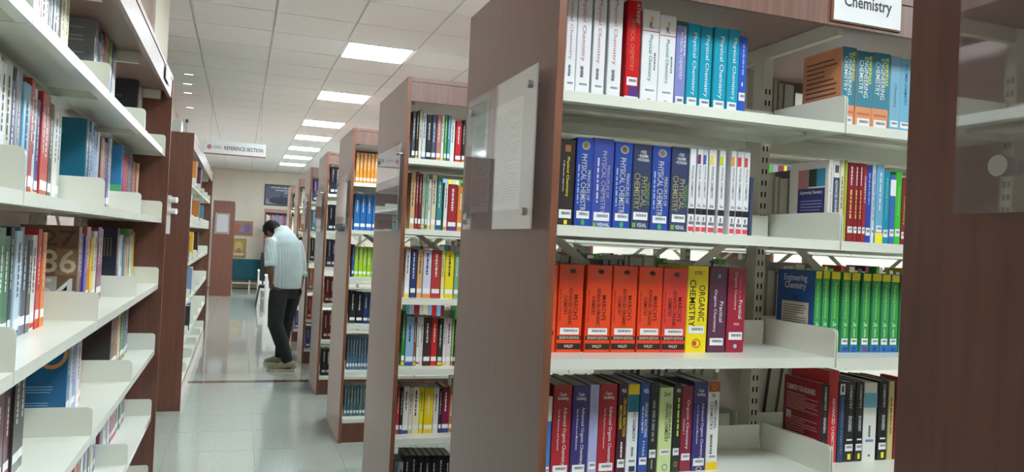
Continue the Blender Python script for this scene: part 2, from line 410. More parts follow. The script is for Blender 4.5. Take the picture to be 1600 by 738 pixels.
OWL = lambda: [('t', 'PHYSICAL CHEMISTRY', .3, .62, .14, .82, (205, 205, 200)), ('t', 'PRINCIPLES OF', .68, .86, .3, .64, (205, 205, 200)), ('w', 3, .1, .2, .26, .7, (160, 180, 225)),
    ('d', .28, .76, .865, .965, (165, 150, 130)), ('d', .36, .68, .885, .95, (120, 108, 95)), ('k', .095, .085), ('d', .4, .62, .02, .085, (70, 170, 80))]
NAVY = lambda: [('t', 'PHYSICAL\nCHEMISTRY', .1, .8, .24, .66, (170, 165, 110)), ('t', 'PRINCIPLES OF', .82, .94, .3, .56, (120, 190, 70)), ('h', '• PURI\n• SHARMA\n• PATHANIA', .2, .85, .80, .93, (225, 225, 225)),
    ('k', .12, .09), ('h', 'VISHAL', .32, .85, .035, .085, (220, 220, 225)), ('r', .08, .26, .03, .085, (110, 170, 60))]
def SLIM(c): return [('t', 'PHYSICAL CHEMISTRY', .3, .62, .42, .80, (70, 70, 75)), ('r', 0, .55, .82, .93, c), ('h', '5e', .25, .75, .315, .35, (60, 40, 50)), ('r', 0, 1, .225, .295, DK), ('w', 4, .35, .6, .15, .2, (120, 30, 40)),
    ('r', .15, .9, .105, .14, (120, 120, 125)), ('r', .1, .9, .025, .08, (225, 70, 75))]
CYAN = lambda: [('t', 'Physical Chemistry', .38, .75, .18, .9, W_), ('k', .07, .085), ('r', 0, .08, 0, 1, (0, 120, 140))]
ENG = lambda: [('r', 0, 1, .3, 1, (48, 128, 152)), ('t', 'ENGINEERING\nCHEMISTRY', .15, .72, .42, .93, (230, 235, 225)), ('w', 5, .74, .9, .6, .95, (200, 205, 60)), ('k', .06, .1), ('r', .1, .9, .2, .23, (200, 110, 70))]
GRN = lambda: [('r', 0, 1, .91, 1, (240, 220, 40)), ('t', 'Engineering Chemistry', .35, .62, .42, .86, (190, 225, 170)), ('h', '2e', .3, .7, .33, .38, W_), ('w', 6, .4, .58, .19, .3, (190, 225, 170)), ('k', .1, .075), ('r', 0, 1, 0, .09, (45, 110, 190)), ('r', .3, .75, .015, .07, (225, 95, 70)), ('r', 0, .1, .09, 1, (25, 90, 130))]
def CS(part): return [('h', 'Carey\nSundberg', .22, .8, .83, .92, W_), ('t', 'Advanced Organic Chemistry', .52, .76, .14, .76, W_), ('t', part, .26, .38, .3, .74, W_), ('k', .055, .085), ('o', .32, .72, .0, .045, (230, 215, 170))]
CFE = lambda: [('t', 'CHEMISTRY', .38, .66, .66, .96, W_), ('t', 'FOR', .45, .6, .58, .645, (170, 60, 60)), ('t', 'ENGINEERS', .36, .68, .38, .57, W_), ('r', .25, .8, .265, .285, W_), ('k', .135, .085), ('r', .4, .7, .03, .1, YEL)]
WH, CY, OR, LG = (236, 236, 240), (8, 160, 192), (238, 72, 26), (60, 165, 75)
R1 = {
 's1a': (0, 2.08, [(0.862, .0327, .299), (.896, .0453, .301), (.949, .0398, .3), (.997, .0446, .305), (1.057, .0454, .31), (1.109, .057, .29), (1.167, .0557, .281), (1.226, .0364, .271), (1.264, .0436, .269), (1.31, .0442, .267), (1.358, .0495, .27), (1.409, .0431, .271), (1.453, .0293, .254)],
  [(WH, 'white physical chemistry book', PC((196, 120, 120)))]*4 + [((208, 24, 30), 'bright red physical chemistry book', [('t', "PHYSICAL CHEMISTRY", .28, .58, .32, .82, (236, 120, 90)), ('t', "ATKINS'", .64, .9, .78, .98, W_), ('r', 0, 1, 0, .075, WH), ('r', .25, 1, .075, .17, (80, 40, 120)), ('k', .18, .08)])]
  + [(WH, 'white red-lined physical chemistry book', [('r', 0, 1, .775, .783, R_), ('t', 'Physical Chemistry', .36, .62, .26, .74, (60, 140, 115)), ('w', 7, .72, .82, .38, .56, G_), ('h', 'K', .4, .6, .81, .88, DK), ('r', .45, .6, .89, .93, (235, 170, 120)), ('k', .13, .06), ('r', .42, .6, .03, .08, (235, 160, 60))])]*2
  + [((136, 142, 204), 'lavender physical chemistry book', [('t', 'PHYSICAL CHEMISTRY', .35, .62, .34, .88, W_), ('w', 8, .7, .86, .6, .92, (210, 215, 240)), ('r', 0, 1, .95, 1, (50, 110, 80)), ('k', .05, .1)])]
  + [(CY, 'cyan physical chemistry book', CYAN())]*4 + [((42, 88, 190), 'thin blue book', [('w', 9, .4, .62, .5, .9, (150, 180, 230)), ('k', .2, .1), ('h', '1', .4, .55, .38, .43, W_)])]),
 's1b': (0, 2.08, [(1.857, .0567, .275), (1.915, .0684, .268), (1.985, .071, .271), (2.062, .043, .268), (2.106, .0491, .265)],
  [((226, 152, 108), 'orange and teal engineering chemistry book', ENG()+[('lC', 13, .1, .88, .12, .9, (110, 70, 55))])]*3 + [((130, 185, 210), 'pale blue chemistry book', [('t', 'Chemistry', .35, .65, .35, .65, (40, 70, 110)), ('k', .1, .08)]), ((120, 185, 215), 'pale blue chemistry book', [('t', 'POLYMER CHEMISTRY', .4, .62, .4, .93, (40, 70, 130)), ('k', .1, .08)])]),
 's2a': (1, 2.09, [(.862, .051, .252), (.917, .0539, .262), (.972, .0674, .266), (1.041, .0581, .26), (1.103, .0635, .26), (1.168, .0625, .26), (1.234, .0614, .262), (1.298, .0224, .262), (1.325, .0203, .264), (1.347, .0181, .264), (1.368, .0263, .264), (1.406, .0229, .265), (1.449, .0198, .267), (1.471, .0247, .267), (1.497, .0225, .267), (1.522, .013, .189)],
  [((48, 40, 40), 'black physical chemistry book with yellow title', [('t', 'Physical Chemistry', .45, .66, .34, .8, YEL), ('t', 'A Molecular Approach', .25, .36, .4, .76, W_), ('r', .35, .7, .86, .94, (150, 95, 50)), ('k', .09, .1), ('r', .45, .65, .02, .07, YEL)]),
   ((38, 72, 162), 'blue physical chemistry book with owl emblem', OWL()), ((62, 78, 165), 'violet-blue physical chemistry book', [('t', 'PHYSICAL CHEMISTRY', .42, .64, .16, .86, (175, 175, 190)), ('t', 'PRINCIPLES OF', .68, .82, .34, .7, (175, 175, 190)), ('w', 3, .2, .29, .28, .78, (210, 210, 225)), ('k', .08, .095), ('h', 'VISHAL', .3, .9, .02, .06, W_), ('r', .1, .26, .015, .06, (110, 170, 60))]),
   ((38, 72, 162), 'blue physical chemistry book with owl emblem', OWL()), ((52, 62, 98), 'dark slate physical chemistry book', NAVY()), ((38, 72, 162), 'blue physical chemistry book with owl emblem', OWL()), ((52, 62, 98), 'dark slate physical chemistry book', NAVY())]
  + [(WH, 'slim white physical chemistry book', SLIM(c)) for c in (W_, (130, 30, 110), (50, 90, 170), (240, 215, 90), (200, 210, 40), (240, 160, 40), (205, 60, 60), (210, 70, 60))] + [((60, 72, 100), 'short navy book', ())]),
 's2b': (1, 2.09, [(1.827, .0186, .271), (1.847, .0256, .273), (1.877, .017, .273), (1.895, .0118, .274), (1.91, .0255, .268), (1.937, .0173, .268), (1.956, .0158, .269), (1.973, .0148, .268), (1.989, .023, .265), (2.014, .0136, .267), (2.03, .0316, .271), (2.063, .0263, .251), (2.091, .0236, .24), (2.116, .0266, .252), (2.144, .0211, .233)],
  [((232, 228, 218), 'off-white engineering chemistry book', [('rC', .22, .92, .05, .66, (42, 46, 110)), ('hC', 'Engineering Chemistry', .28, .86, .58, .63, W_), ('lC', 11, .3, .86, .1, .52, (150, 150, 190)), ('rC', .22, .5, .66, .9, (190, 130, 130)), ('rC', .5, .7, .68, .9, (30, 60, 50)), ('rC', .7, .92, .68, .9, (60, 150, 190)), ('t', 'Engineering Chemistry', .35, .68, .3, .9, (90, 90, 140))]),
   ((230, 230, 226), 'white advanced engineering book', [('r', 0, 1, .2, .78, (60, 72, 100)), ('t', 'ADVANCED ENGINEERING', .3, .7, .25, .75, W_), ('r', .2, .8, .84, .93, (80, 70, 90))]),
   ((224, 214, 180), 'thin cream book', [('w', 1, .3, .6, .4, .8, G_)]), ((170, 175, 60), 'very thin olive book', ())]
  + [((140, 32, 42), 'thin red book', [('w', 2, .35, .6, .3, .66, (230, 200, 120)), ('w', 5, .35, .6, .72, .95, W_), ('k', .12, .08)])]*3 + [((165, 45, 50), 'thin brick-red book', [('t', 'CHEMISTRY', .3, .7, .5, .85, W_), ('k', .12, .08)]),
   ((52, 70, 165), 'blue book', [('w', 3, .35, .6, .5, .9, (150, 170, 225)), ('k', .1, .1)]), ((205, 220, 232), 'thin white-blue book', [('w', 4, .35, .6, .3, .9, (90, 120, 170)), ('k', .1, .1)]),
   ((118, 178, 212), 'light blue book', [('w', 6, .4, .58, .4, .9, W_), ('r', 0, 1, 0, .14, YEL), ('k', .15, .08)]), ((22, 150, 172), 'teal book', [('t', 'Engineering Chemistry', .35, .62, .35, .9, (170, 225, 225)), ('k', .1, .1)]),
   ((60, 110, 185), 'blue and white book', [('r', 0, 1, .7, .93, W_), ('k', .12, .1)]), ((66, 190, 60), 'bright green book', [('t', 'Chemistry', .35, .62, .4, .8, (190, 235, 170)), ('k', .12, .1)]), ((130, 40, 52), 'maroon book', [('t', 'Chemistry', .3, .7, .3, .72, YEL), ('k', .1, .1)])]),
 's3a': (2, 2.12, [(.869, .0188, .258), (.893, .08, .26), (.982, .0832, .261), (1.069, .0831, .262), (1.158, .0829, .262), (1.242, .0849, .261), (1.329, .0752, .272), (1.408, .0649, .27), (1.479, .0662, .271)],
  [(OR, 'orange organic chemistry book half hidden', [('r', 0, .6, .2, .25, DK)])] + [(OR, 'thick orange advanced organic chemistry book', MARCH())]*4 + [((226, 62, 50), 'thick red-orange advanced organic chemistry book', MARCH()),
   ((246, 222, 22), 'yellow organic chemistry book', [('h', 'EGE', .32, .68, .9, .94, (170, 90, 30)), ('t', 'ORGANIC', .55, .85, .36, .78, DK), ('t', 'CHEMISTRY', .1, .4, .3, .84, DK), ('k', .22, .085), ('o', .3, .72, .05, .16, (205, 120, 30)), ('r', .36, .52, .08, .13, (215, 60, 40))]),
   ((92, 42, 72), 'dark purple practical organic chemistry book', [('t', 'Practical', .6, .8, .36, .6, W_), ('t', 'Organic Chemistry', .24, .44, .24, .74, W_), ('d', .42, .62, .87, .93, (100, 140, 180)), ('k', .085, .085)]),
   ((160, 28, 56), 'crimson practical organic chemistry book', [('t', 'Practical', .62, .82, .4, .62, W_), ('t', 'Organic Chemistry', .32, .5, .5, .95, (235, 200, 205)), ('t', "Textbook of", .62, .72, .64, .9, (230, 150, 165)), ('w', 8, .35, .7, .32, .35, (230, 150, 165)), ('k', .15, .09), ('d', .4, .6, .05, .1, (150, 190, 220))])]),
 's3b': (2, 2.12, [(1.818, .0261, .271), (1.849, .0289, .273), (1.886, .0359, .272), (1.931, .0336, .271), (1.972, .034, .27), (2.017, .0358, .27), (2.06, .0376, .271), (2.102, .0352, .27), (2.142, .037, .269), (2.187, .0359, .271)],
  [((52, 96, 162), 'green-spined engineering chemistry book', [('r', 0, 1, .09, .91, LG)]+GRN()+[('hC', 'Engineering\nChemistry', .18, .8, .74, .95, W_), ('hC', '2e', .44, .56, .64, .69, (25, 30, 60)), ('rC', .14, .86, .04, .6, (222, 216, 200)), ('lC', 16, .19, .81, .08, .57, (120, 115, 105))])] + [(LG, 'green engineering chemistry book', GRN())]*9),
 's4a': (3, 2.12, [(.874, .0147, .243), (.892, .0601, .276), (.954, .0528, .275), (1.011, .0302, .275), (1.042, .0597, .276), (1.107, .0311, .277), (1.139, .038, .275), (1.18, .0329, .28), (1.214, .0298, .28), (1.248, .0483, .263), (1.297, .0273, .275), (1.327, .0401, .266), (1.369, .0514, .28), (1.421, .0421, .281)],
  [((60, 130, 200), 'thin blue and white book', [('r', 0, 1, .7, 1, W_), ('k', .05, .1)]), ((172, 32, 48), 'red advanced organic chemistry book', CS('Part B: Reactions and Synthesis')), ((58, 50, 118), 'indigo advanced organic chemistry book', CS('Part A: Structure and Mechanisms')),
   ((176, 176, 222), 'pale lavender organic chemistry book', [('t', 'Organic Chemistry', .4, .6, .4, .85, (130, 170, 225)), ('k', .08, .08)]), ((172, 32, 48), 'red advanced organic chemistry book', CS('Part B: Reactions and Synthesis')),
   ((72, 26, 48), 'maroon organic reaction mechanisms book', [('h', '4th', .3, .8, .9, .95, W_), ('t', 'ORGANIC REACTION', .55, .85, .42, .84, YEL), ('t', 'MECHANISMS', .15, .42, .5, .76, YEL), ('w', 9, .4, .6, .18, .36, W_), ('k', .08, .09)]),
   ((232, 234, 236), 'white chemistry book with yellow-teal top', [('r', 0, 1, .885, 1, (240, 205, 30)), ('r', 0, 1, .69, .885, (25, 130, 145)), ('t', 'ORGANIC CHEMISTRY', .5, .75, .36, .84, (60, 80, 95)), ('w', 2, .45, .65, .2, .3, G_), ('k', .1, .08), ('r', .3, .85, .03, .09, (40, 50, 90))]),
   ((42, 82, 158), 'blue organic reactions book', [('h', '4th', .3, .8, .88, .94, W_), ('t', 'ORGANIC REACTIONS', .5, .8, .4, .78, W_), ('w', 3, .2, .4, .45, .74, (190, 205, 235)), ('t', 'P S KALSI', .4, .62, .2, .36, W_), ('k', .1, .08)]),
   ((34, 34, 34), 'black organic reaction book', [('w', 4, .3, .65, .35, .8, (130, 130, 130)), ('k', .17, .09), ('r', .4, .55, .05, .15, (170, 160, 120))]), ((206, 224, 158), 'pale green organic chemistry book', [('h', '2nd', .3, .75, .9, .95, G_), ('t', 'ORGANIC CHEMISTRY', .45, .7, .36, .82, DK), ('w', 5, .75, .85, .4, .8, G_), ('k', .2, .075), ('o', .35, .75, .02, .1, G_)]),
   ((38, 46, 40), 'black and green chemistry book', [('h', '4th', .3, .8, .9, .95, W_), ('w', 6, .5, .75, .38, .84, (190, 220, 60)), ('k', .19, .08), ('o', .3, .7, .06, .12, (210, 180, 60))]),
   ((142, 36, 66), 'wine-red organic chemistry book', [('t', 'Organic Chemistry', .4, .7, .26, .84, W_), ('t', 'Volume 1', .18, .32, .44, .62, W_), ('k', .13, .08)]), ((58, 50, 118), 'indigo advanced organic chemistry book', CS('Part A: Structure and Mechanisms')),
   ((234, 232, 228), 'white medicinal chemistry book', [('r', 0, 1, .88, 1, (160, 82, 48)), ('o', .3, .7, .9, .97, (220, 150, 40)), ('h', '7th', .3, .6, .82, .86, DK), ('t', 'MEDICINAL', .55, .8, .46, .78, (80, 80, 85)), ('t', 'CHEMISTRY', .2, .45, .45, .77, (80, 80, 85)), ('w', 7, .3, .5, .18, .4, G_), ('k', .11, .07), ('r', 0, 1, 0, .09, (240, 200, 30))])]),
 's4b': (3, 2.12, [(1.863, .0303, .267), (1.894, .0413, .31), (1.937, .0255, .273), (1.964, .0421, .272), (2.011, .0332, .272), (2.046, .057, .267), (2.108, .0408, .273), (2.153, .0241, .27), (2.181, .0243, .27)],
  [((146, 30, 44), 'dark red engineers chemistry book', [('r', 0, 1, 0, 1, (32, 32, 34))]+CFE()+[('hC', 'CHEMISTRY FOR ENGINEERS', .08, .84, .83, .9, W_), ('lC', 8, .08, .92, .58, .8, (220, 170, 170)), ('lC', 9, .08, .92, .2, .5, (220, 170, 170)), ('rC', .08, .22, .46, .55, (200, 200, 220))]),
   ((206, 38, 44), 'tall red advanced chemistry book', [('t', 'ADVANCED CHEMISTRY', .4, .7, .12, .7, W_)]), ((40, 62, 96), 'dark blue engineering chemistry book', [('r', .1, .9, .84, .97, W_), ('r', .3, .7, .87, .95, (70, 70, 75)), ('t', 'ENGINEERING CHEMISTRY', .35, .7, .1, .8, (120, 150, 180))]),
   ((36, 36, 38), 'black chemistry for engineers book', CFE()), ((36, 36, 38), 'black chemistry for engineers book', CFE()), ((232, 232, 226), 'white book with light blue band', [('r', 0, 1, .68, .87, (120, 185, 212)), ('w', 8, .4, .55, .3, .45, G_), ('r', .2, .8, .24, .27, (120, 140, 190)), ('d', .4, .6, .05, .08, G_)]),
   ((36, 36, 38), 'black chemistry for engineers book', CFE()), ((206, 190, 130), 'pale yellow book', [('w', 9, .3, .6, .3, .8, (140, 110, 60))]), ((120, 30, 40), 'maroon book', ())]),
}
BAYN = {'a': 'left bay', 'b': 'right bay'}
for key, (si, ys, dims, spec) in R1.items():
    for i, ((x0, bw, bh), (c, nm, deco)) in enumerate(zip(dims, spec)):
        d = .19
        if not keep(): continue
        lab = '%s, %s from left, %s shelf, %s, chemistry rack' % (nm, NUM[i], SH[si], BAYN[key[2]])
        book(x0+bw/2, ys+random.uniform(-.002, .002), SZ[si], 0, bw, bh, d, c, lab, 'chemistry books on the nearest rack', deco)
# rear side of the chemistry rack: fore-edges seen through the gaps
GREY = [(96, 80, 80), (196, 184, 170), (60, 60, 80), (176, 160, 148), (190, 184, 178)]
for si, spans in ((0, [(1.5, 1.72), (1.84, 2.02)]), (1, [(1.55, 1.72), (1.84, 2.1)]), (2, [(.9, 1.72), (1.84, 2.2)]), (3, [(1.3, 1.70), (1.87, 2.15)])):
    n = 0
    for a, b in spans:
        x = a
        while x < b:
            bw = random.choice((.022, .03, .04, .055)); bh = random.uniform(.25, .30); ln = -.12 if si == 3 else 0
            c = random.choice(GREY)
            if not keep(): x += bw+(.006 if ln else .002); continue
            lab = 'book seen from its pages, %s from left, back row of %s shelf, chemistry rack' % (NUM[n], SH[si])
            book(x+bw/2, 2.76, SZ[si]+(.005 if ln else 0), math.pi, bw, bh, .19, c, lab, 'back-row books of the chemistry rack', (), lean=ln)
            x += bw+(.006 if ln else .002); n += 1

# ------------------------------------------------------------------ racks further back on the right
def far_deco(c, R, fancy=True):
    light = sum(c) > 480; ink = (60, 60, 70) if light else (228, 224, 214)
    out = [('w', R.randint(1, 9), .37, .6, R.uniform(.38, .5), R.uniform(.82, .93), ink), ('r', .08, .92, .1, .19, (236, 236, 236))]
    if fancy and R.random() < .4:
        out.append(('r', 0, 1, R.uniform(.0, .04), .08, R.choice([(210, 60, 40), (235, 200, 60), (50, 70, 140), (230, 140, 50)])))
    return out
def row(rk, ys, si, dims, cols, desc, group, d=.18, fancy=True):
    R = random.Random(si*17+len(dims)+int(ys*10)); n = 0; vol = rk > 2
    for i, ((x0, bw, bh), c) in enumerate(zip(dims, cols)):
        c = tuple(c); deco = far_deco(c, R, fancy); yo = R.uniform(-.003, .003)
        if not keep(): continue
        book(x0+bw/2, ys+yo, SZ[si], 0, bw, bh, d, c, '%s %s, %s from left, %s shelf, %s' % (cname(c), 'bound volume' if vol else 'book', NUM[n], SH[si], desc), group, deco, False, name='bound_volume' if vol else 'book')
        n += 1
K_, Wh, Nv, Rd, Yl, Gn, Or, Cm, Tl, Mr, Lb = (38, 40, 44), (232, 230, 226), (52, 66, 120), (196, 40, 48), (236, 208, 50), (80, 165, 66), (226, 140, 56), (222, 210, 180), (56, 140, 140), (128, 34, 46), (142, 178, 214)
D2 = 'rack behind the chemistry rack'; G2 = 'books on the rack behind chemistry'
row(2, 4.18, 0, [(.855, .0162, .269), (.876, .0133, .271), (.892, .0149, .28), (.91, .0209, .268), (.934, .027, .256), (.964, .0241, .259), (.991, .0242, .262), (1.018, .0137, .259), (1.035, .0137, .265), (1.052, .0153, .263), (1.07, .023, .244), (1.099, .0339, .236), (1.137, .0155, .246)],
    [(80, 84, 88), K_, Cm, (200, 210, 220), K_, (70, 80, 110), (190, 120, 110), Wh, Gn, (60, 150, 170), Wh, Rd, K_], D2, G2)
row(2, 4.18, 1, [(.862, .0251, .31), (.891, .0148, .315), (.908, .0149, .305), (.926, .0164, .305), (.947, .012, .305), (.961, .0165, .278), (.98, .0256, .305), (1.009, .0288, .297), (1.05, .0198, .266), (1.073, .0521, .26), (1.128, .0371, .254)],
    [(222, 178, 130), (150, 60, 60), Mr, (170, 190, 170), (150, 190, 150), Wh, Cm, Tl, Wh, (165, 34, 52), Or], D2, G2)
row(2, 4.18, 2, [(.852, .0259, .264), (.883, .0309, .266), (.92, .0294, .264), (.952, .0444, .265), (1.0, .0513, .264), (1.054, .0184, .262), (1.076, .0486, .26), (1.128, .0288, .262)],
    [Wh, Nv, (224, 170, 120), (214, 212, 232), (180, 60, 62), (238, 230, 150), (242, 220, 40), (130, 170, 130)], D2, G2)
row(2, 4.18, 3, [(.853, .0178, .295), (.874, .0438, .267), (.919, .0131, .264), (.934, .018, .268), (.953, .0181, .268), (.973, .0395, .265), (1.016, .0348, .263), (1.054, .0267, .258), (1.083, .0152, .259), (1.1, .0286, .259), (1.132, .0119, .255), (1.145, .017, .255)],
    [(50, 140, 66), (150, 186, 220), (150, 84, 60), Wh, (225, 225, 215), (72, 50, 46), (205, 44, 44), (44, 60, 48), (230, 215, 215), (226, 205, 215), (140, 190, 70), K_], D2, G2)
row(2, 4.18, 4, [(.843, .0161, .256), (.862, .0146, .255), (.878, .0308, .258), (.911, .0179, .251), (.93, .0359, .254), (.968, .023, .251), (.994, .0495, .247), (1.046, .03, .249), (1.078, .0151, .246), (1.095, .0403, .253), (1.136, .0237, .24)],
    [(190, 44, 60), K_, (226, 222, 212), (232, 215, 215), (236, 226, 190), (242, 222, 50), (238, 205, 30), (228, 222, 222), K_, (128, 30, 66), (190, 120, 70)], D2, G2)
row(2, 4.18, 5, [(.847, .0226, .226), (.871, .0243, .217), (.9, .0341, .252), (.937, .0343, .251), (.975, .0345, .249), (1.012, .0347, .247), (1.05, .0349, .246), (1.088, .0352, .244), (1.127, .0354, .242)], [Lb, Wh]+[K_]*7, D2, G2, fancy=False)
D3 = 'third right-hand rack'; G3 = 'matching volumes on the third right-hand rack'
row(3, 6.28, 0, [(.843+.0296*i, .0264, .245) for i in range(7)], [(224, 146, 50)]*7, D3, G3, fancy=False)
row(3, 6.28, 1, [(.847+.0485*i, .044, .292) for i in range(5)], [(44, 110, 180)]*5, D3, G3, fancy=False)
row(3, 6.28, 2, [(.85, .0151, .258)]+[(.868+.0335*i, .03, .243) for i in range(6)], [(50, 90, 170)]+[(164, 206, 50)]*6, D3, G3, fancy=False)
row(3, 6.28, 3, [(.848, .0465, .26), (.902, .0487, .252), (.957, .0396, .244), (1.0, .03, .245), (1.034, .03, .245)], [K_, K_, (46, 66, 110), (46, 66, 110), (46, 66, 110)], D3, G3, fancy=False)
row(3, 6.28, 4, [(.845+.0223*i, .019, .267) for i in range(9)], [(92, 124, 152)]*9, D3, G3, fancy=False)
row(3, 6.28, 5, [(.842+.0242*i, .0208, .244) for i in range(9)], [(88, 124, 130), (84, 118, 150), (100, 140, 120)]*3, D3, G3, fancy=False)
def far_rack(k, ys, cols, desc, group, n=4, w=.042):
    for si in range(6):
        row(k, ys, si, [(.85+(w+.004)*i, w, .27 if si % 2 else .285) for i in range(n)], [cols[si][i % len(cols[si])] for i in range(n)], desc, group, fancy=False)
far_rack(4, RN[4]+.13, [[(40, 46, 78), (40, 46, 78)], [(38, 40, 60)], [(58, 54, 92)], [Mr], [(120, 40, 44)], [K_]], 'fourth right-hand rack', 'volumes on the fourth right-hand rack')
far_rack(5, RN[5]+.13, [[(84, 66, 150)], [(50, 140, 180), (40, 130, 165), (210, 110, 60)], [K_, (220, 220, 220)], [(220, 130, 100)], [Rd, (235, 190, 50)], [(66, 84, 170)]], 'fifth right-hand rack', 'volumes on the fifth right-hand rack', 3)
far_rack(6, RN[6]+.13, [[(220, 214, 205), K_], [(200, 110, 70), Wh], [K_], [Wh, Rd], [(70, 80, 120)], [(70, 80, 150)]], 'sixth right-hand rack', 'volumes on the sixth right-hand rack', 3)
far_rack(7, RN[7]+.13, [[K_, Mr], [Wh, Tl], [Nv], [Or, Wh], [K_], [Mr]], 'seventh right-hand rack', 'volumes on the seventh right-hand rack', 2)

# ------------------------------------------------------------------ left racks (spines face the aisle)
def lrow(si, bay, y0, y1, cols, rackname='near left rack', xs=-.55, first=(), n=None, d=.17, h0=None, wts=None, fancy=True):
    h0 = h0 or (.31, .295, .272, .255, .25, .25)[si]
    R = random.Random(si*7+bay*3+int(y0*10)); n = n or len(cols); ws = wts or [R.uniform(.7, 1.35) for _ in range(n)]
    sc = (y1-y0)/sum(ws); y = y0; q = 0
    for i in range(n):
        bw = ws[i]*sc; c = tuple(cols[i % len(cols)]); h = h0+R.uniform(-.015, .035)
        if i == 0 and first: deco = list(first)+far_deco(c, R, False); h = h0+.03
        else: deco = far_deco(c, R, fancy)
        xo = R.uniform(-.004, .004)
        if not keep(): y += bw; continue
        book(xs+xo, y+bw/2, SZ[si], math.pi/2, bw-.0015, min(h, .335), d if i else .185, c,
             '%s book, %s from near end, %s shelf, %s bay, %s' % (cname(c), NUM[q], SH[si], ['', 'near', 'middle', 'far', 'fourth', 'fifth'][bay], rackname), 'books on the %s' % rackname, deco, i == 0)
        y += bw; q += 1
GL = (186, 192, 190)
lrow(0, 1, 2.15, 2.80, [Cm, (225, 215, 160), (200, 190, 120), (190, 196, 120), Wh, (200, 120, 120), (180, 80, 80), (210, 190, 180), Wh, K_, (190, 196, 200), K_], n=14)
lrow(0, 2, 3.28, 3.80, [(120, 124, 128), (44, 56, 110), (60, 110, 130), (190, 190, 90), (170, 60, 60), (210, 190, 170), (70, 130, 70), (190, 200, 80), (50, 80, 150), (60, 70, 130), Cm], first=[('lC', 9, .1, .8, .5, .92, (165, 168, 172)), ('lC', 6, .1, .8, .1, .36, (165, 168, 172))])
lrow(0, 3, 4.52, 4.765, [(46, 48, 54), (90, 90, 140), Wh, Cm, (226, 218, 190)], first=[('hC', 'chemistry', .15, .6, .72, .77, (120, 120, 130)), ('lC', 6, .12, .75, .35, .6, (130, 130, 138)), ('rC', .3, .85, .12, .24, (210, 205, 185))])
lrow(1, 1, 1.95, 2.81, [Wh, (190, 200, 190), Wh, (228, 230, 230), (196, 200, 184), (48, 54, 120), (150, 160, 170), (120, 180, 215), (176, 54, 54), (205, 205, 210), (60, 80, 140), (196, 60, 60), (200, 56, 50), K_], n=16)
lrow(1, 2, 3.2, 3.81, [(24, 104, 134), (40, 70, 110), (130, 160, 200), (170, 190, 215), (120, 160, 200), (200, 210, 220), (225, 140, 80), (60, 50, 60), (226, 120, 50), (120, 60, 110), K_, (90, 90, 150), Wh], first=[('lC', 5, .08, .4, .62, .76, (120, 180, 200)), ('lC', 5, .08, .4, .18, .34, (120, 180, 200)), ('oC', .35, .6, .8, .9, (60, 140, 170))])
lrow(1, 3, 4.12, 4.75, [(52, 130, 190), (200, 40, 60), (215, 70, 110), (190, 60, 100), (140, 110, 150), (170, 170, 180), K_, (226, 212, 180), (196, 80, 60), Cm], first=[('rC', 0, 1, 0, .42, (90, 180, 120))])
lrow(2, 1, 1.95, 2.68, [(232, 120, 50), (240, 200, 40), (240, 220, 50), (74, 112, 180), (80, 140, 110), (60, 120, 90), K_, (200, 220, 235), (90, 140, 160), (60, 60, 100), (50, 60, 56), Wh, (200, 50, 60)], n=14)
NUMB = (198, 184, 158)
lrow(2, 2, 3.16, 3.70, [(110, 82, 64), (100, 60, 130), (72, 64, 150), (200, 90, 70), (235, 200, 60), (226, 222, 210), (120, 50, 90), (150, 60, 100)], first=[('hC', '327', .1, .95, .76, .95, (70, 52, 44)), ('hC', '586', .04, .98, .44, .72, NUMB), ('hC', '154', .04, .98, .1, .38, (205, 205, 205)), ('rC', .30, .66, .05, .40, (170, 165, 155)), ('rC', .62, .98, .42, .73, (140, 108, 80))])
lrow(2, 3, 4.12, 4.75, [(36, 42, 60), (214, 214, 214), (190, 205, 215), (50, 70, 110), (120, 170, 190), (230, 160, 90), (90, 150, 90), Wh, (150, 100, 130), (232, 205, 60)], first=[('gC', 9, .25, .9, .55, .85, (170, 140, 80))])
lrow(3, 1, 2.08, 2.52, [Wh, (226, 220, 226), (96, 40, 66), (90, 36, 60), K_, K_])
lrow(3, 2, 3.10, 3.36, [(28, 98, 150), (210, 222, 235), (120, 130, 190), (225, 225, 235), (216, 90, 60)], first=[('lC', 3, .1, .8, .3, .4, (150, 190, 220)), ('lC', 2, .1, .7, .14, .2, (150, 190, 220)), ('oC', .45, 1, .6, 1.0, (216, 150, 90))])
lrow(3, 3, 4.06, 4.68, [(44, 40, 44), (150, 50, 44), (140, 46, 40), (222, 210, 170), (60, 120, 80), K_, (70, 130, 130), (70, 90, 180)])
lrow(4, 2, 3.02, 3.76, [(60, 60, 110), (200, 205, 215), (120, 130, 150), (226, 214, 180), (80, 110, 170), (230, 200, 130), (226, 130, 60), (160, 70, 110), K_, Wh], n=15)
lrow(4, 3, 3.92, 4.70, [(120, 60, 70), (190, 196, 210), (60, 110, 80), (210, 200, 190), (70, 70, 120), (150, 100, 150), (180, 60, 70), (120, 90, 120)], n=14)
lrow(5, 3, 3.95, 4.60, [(150, 60, 50), Cm, (60, 80, 130), (120, 140, 120)], n=10)
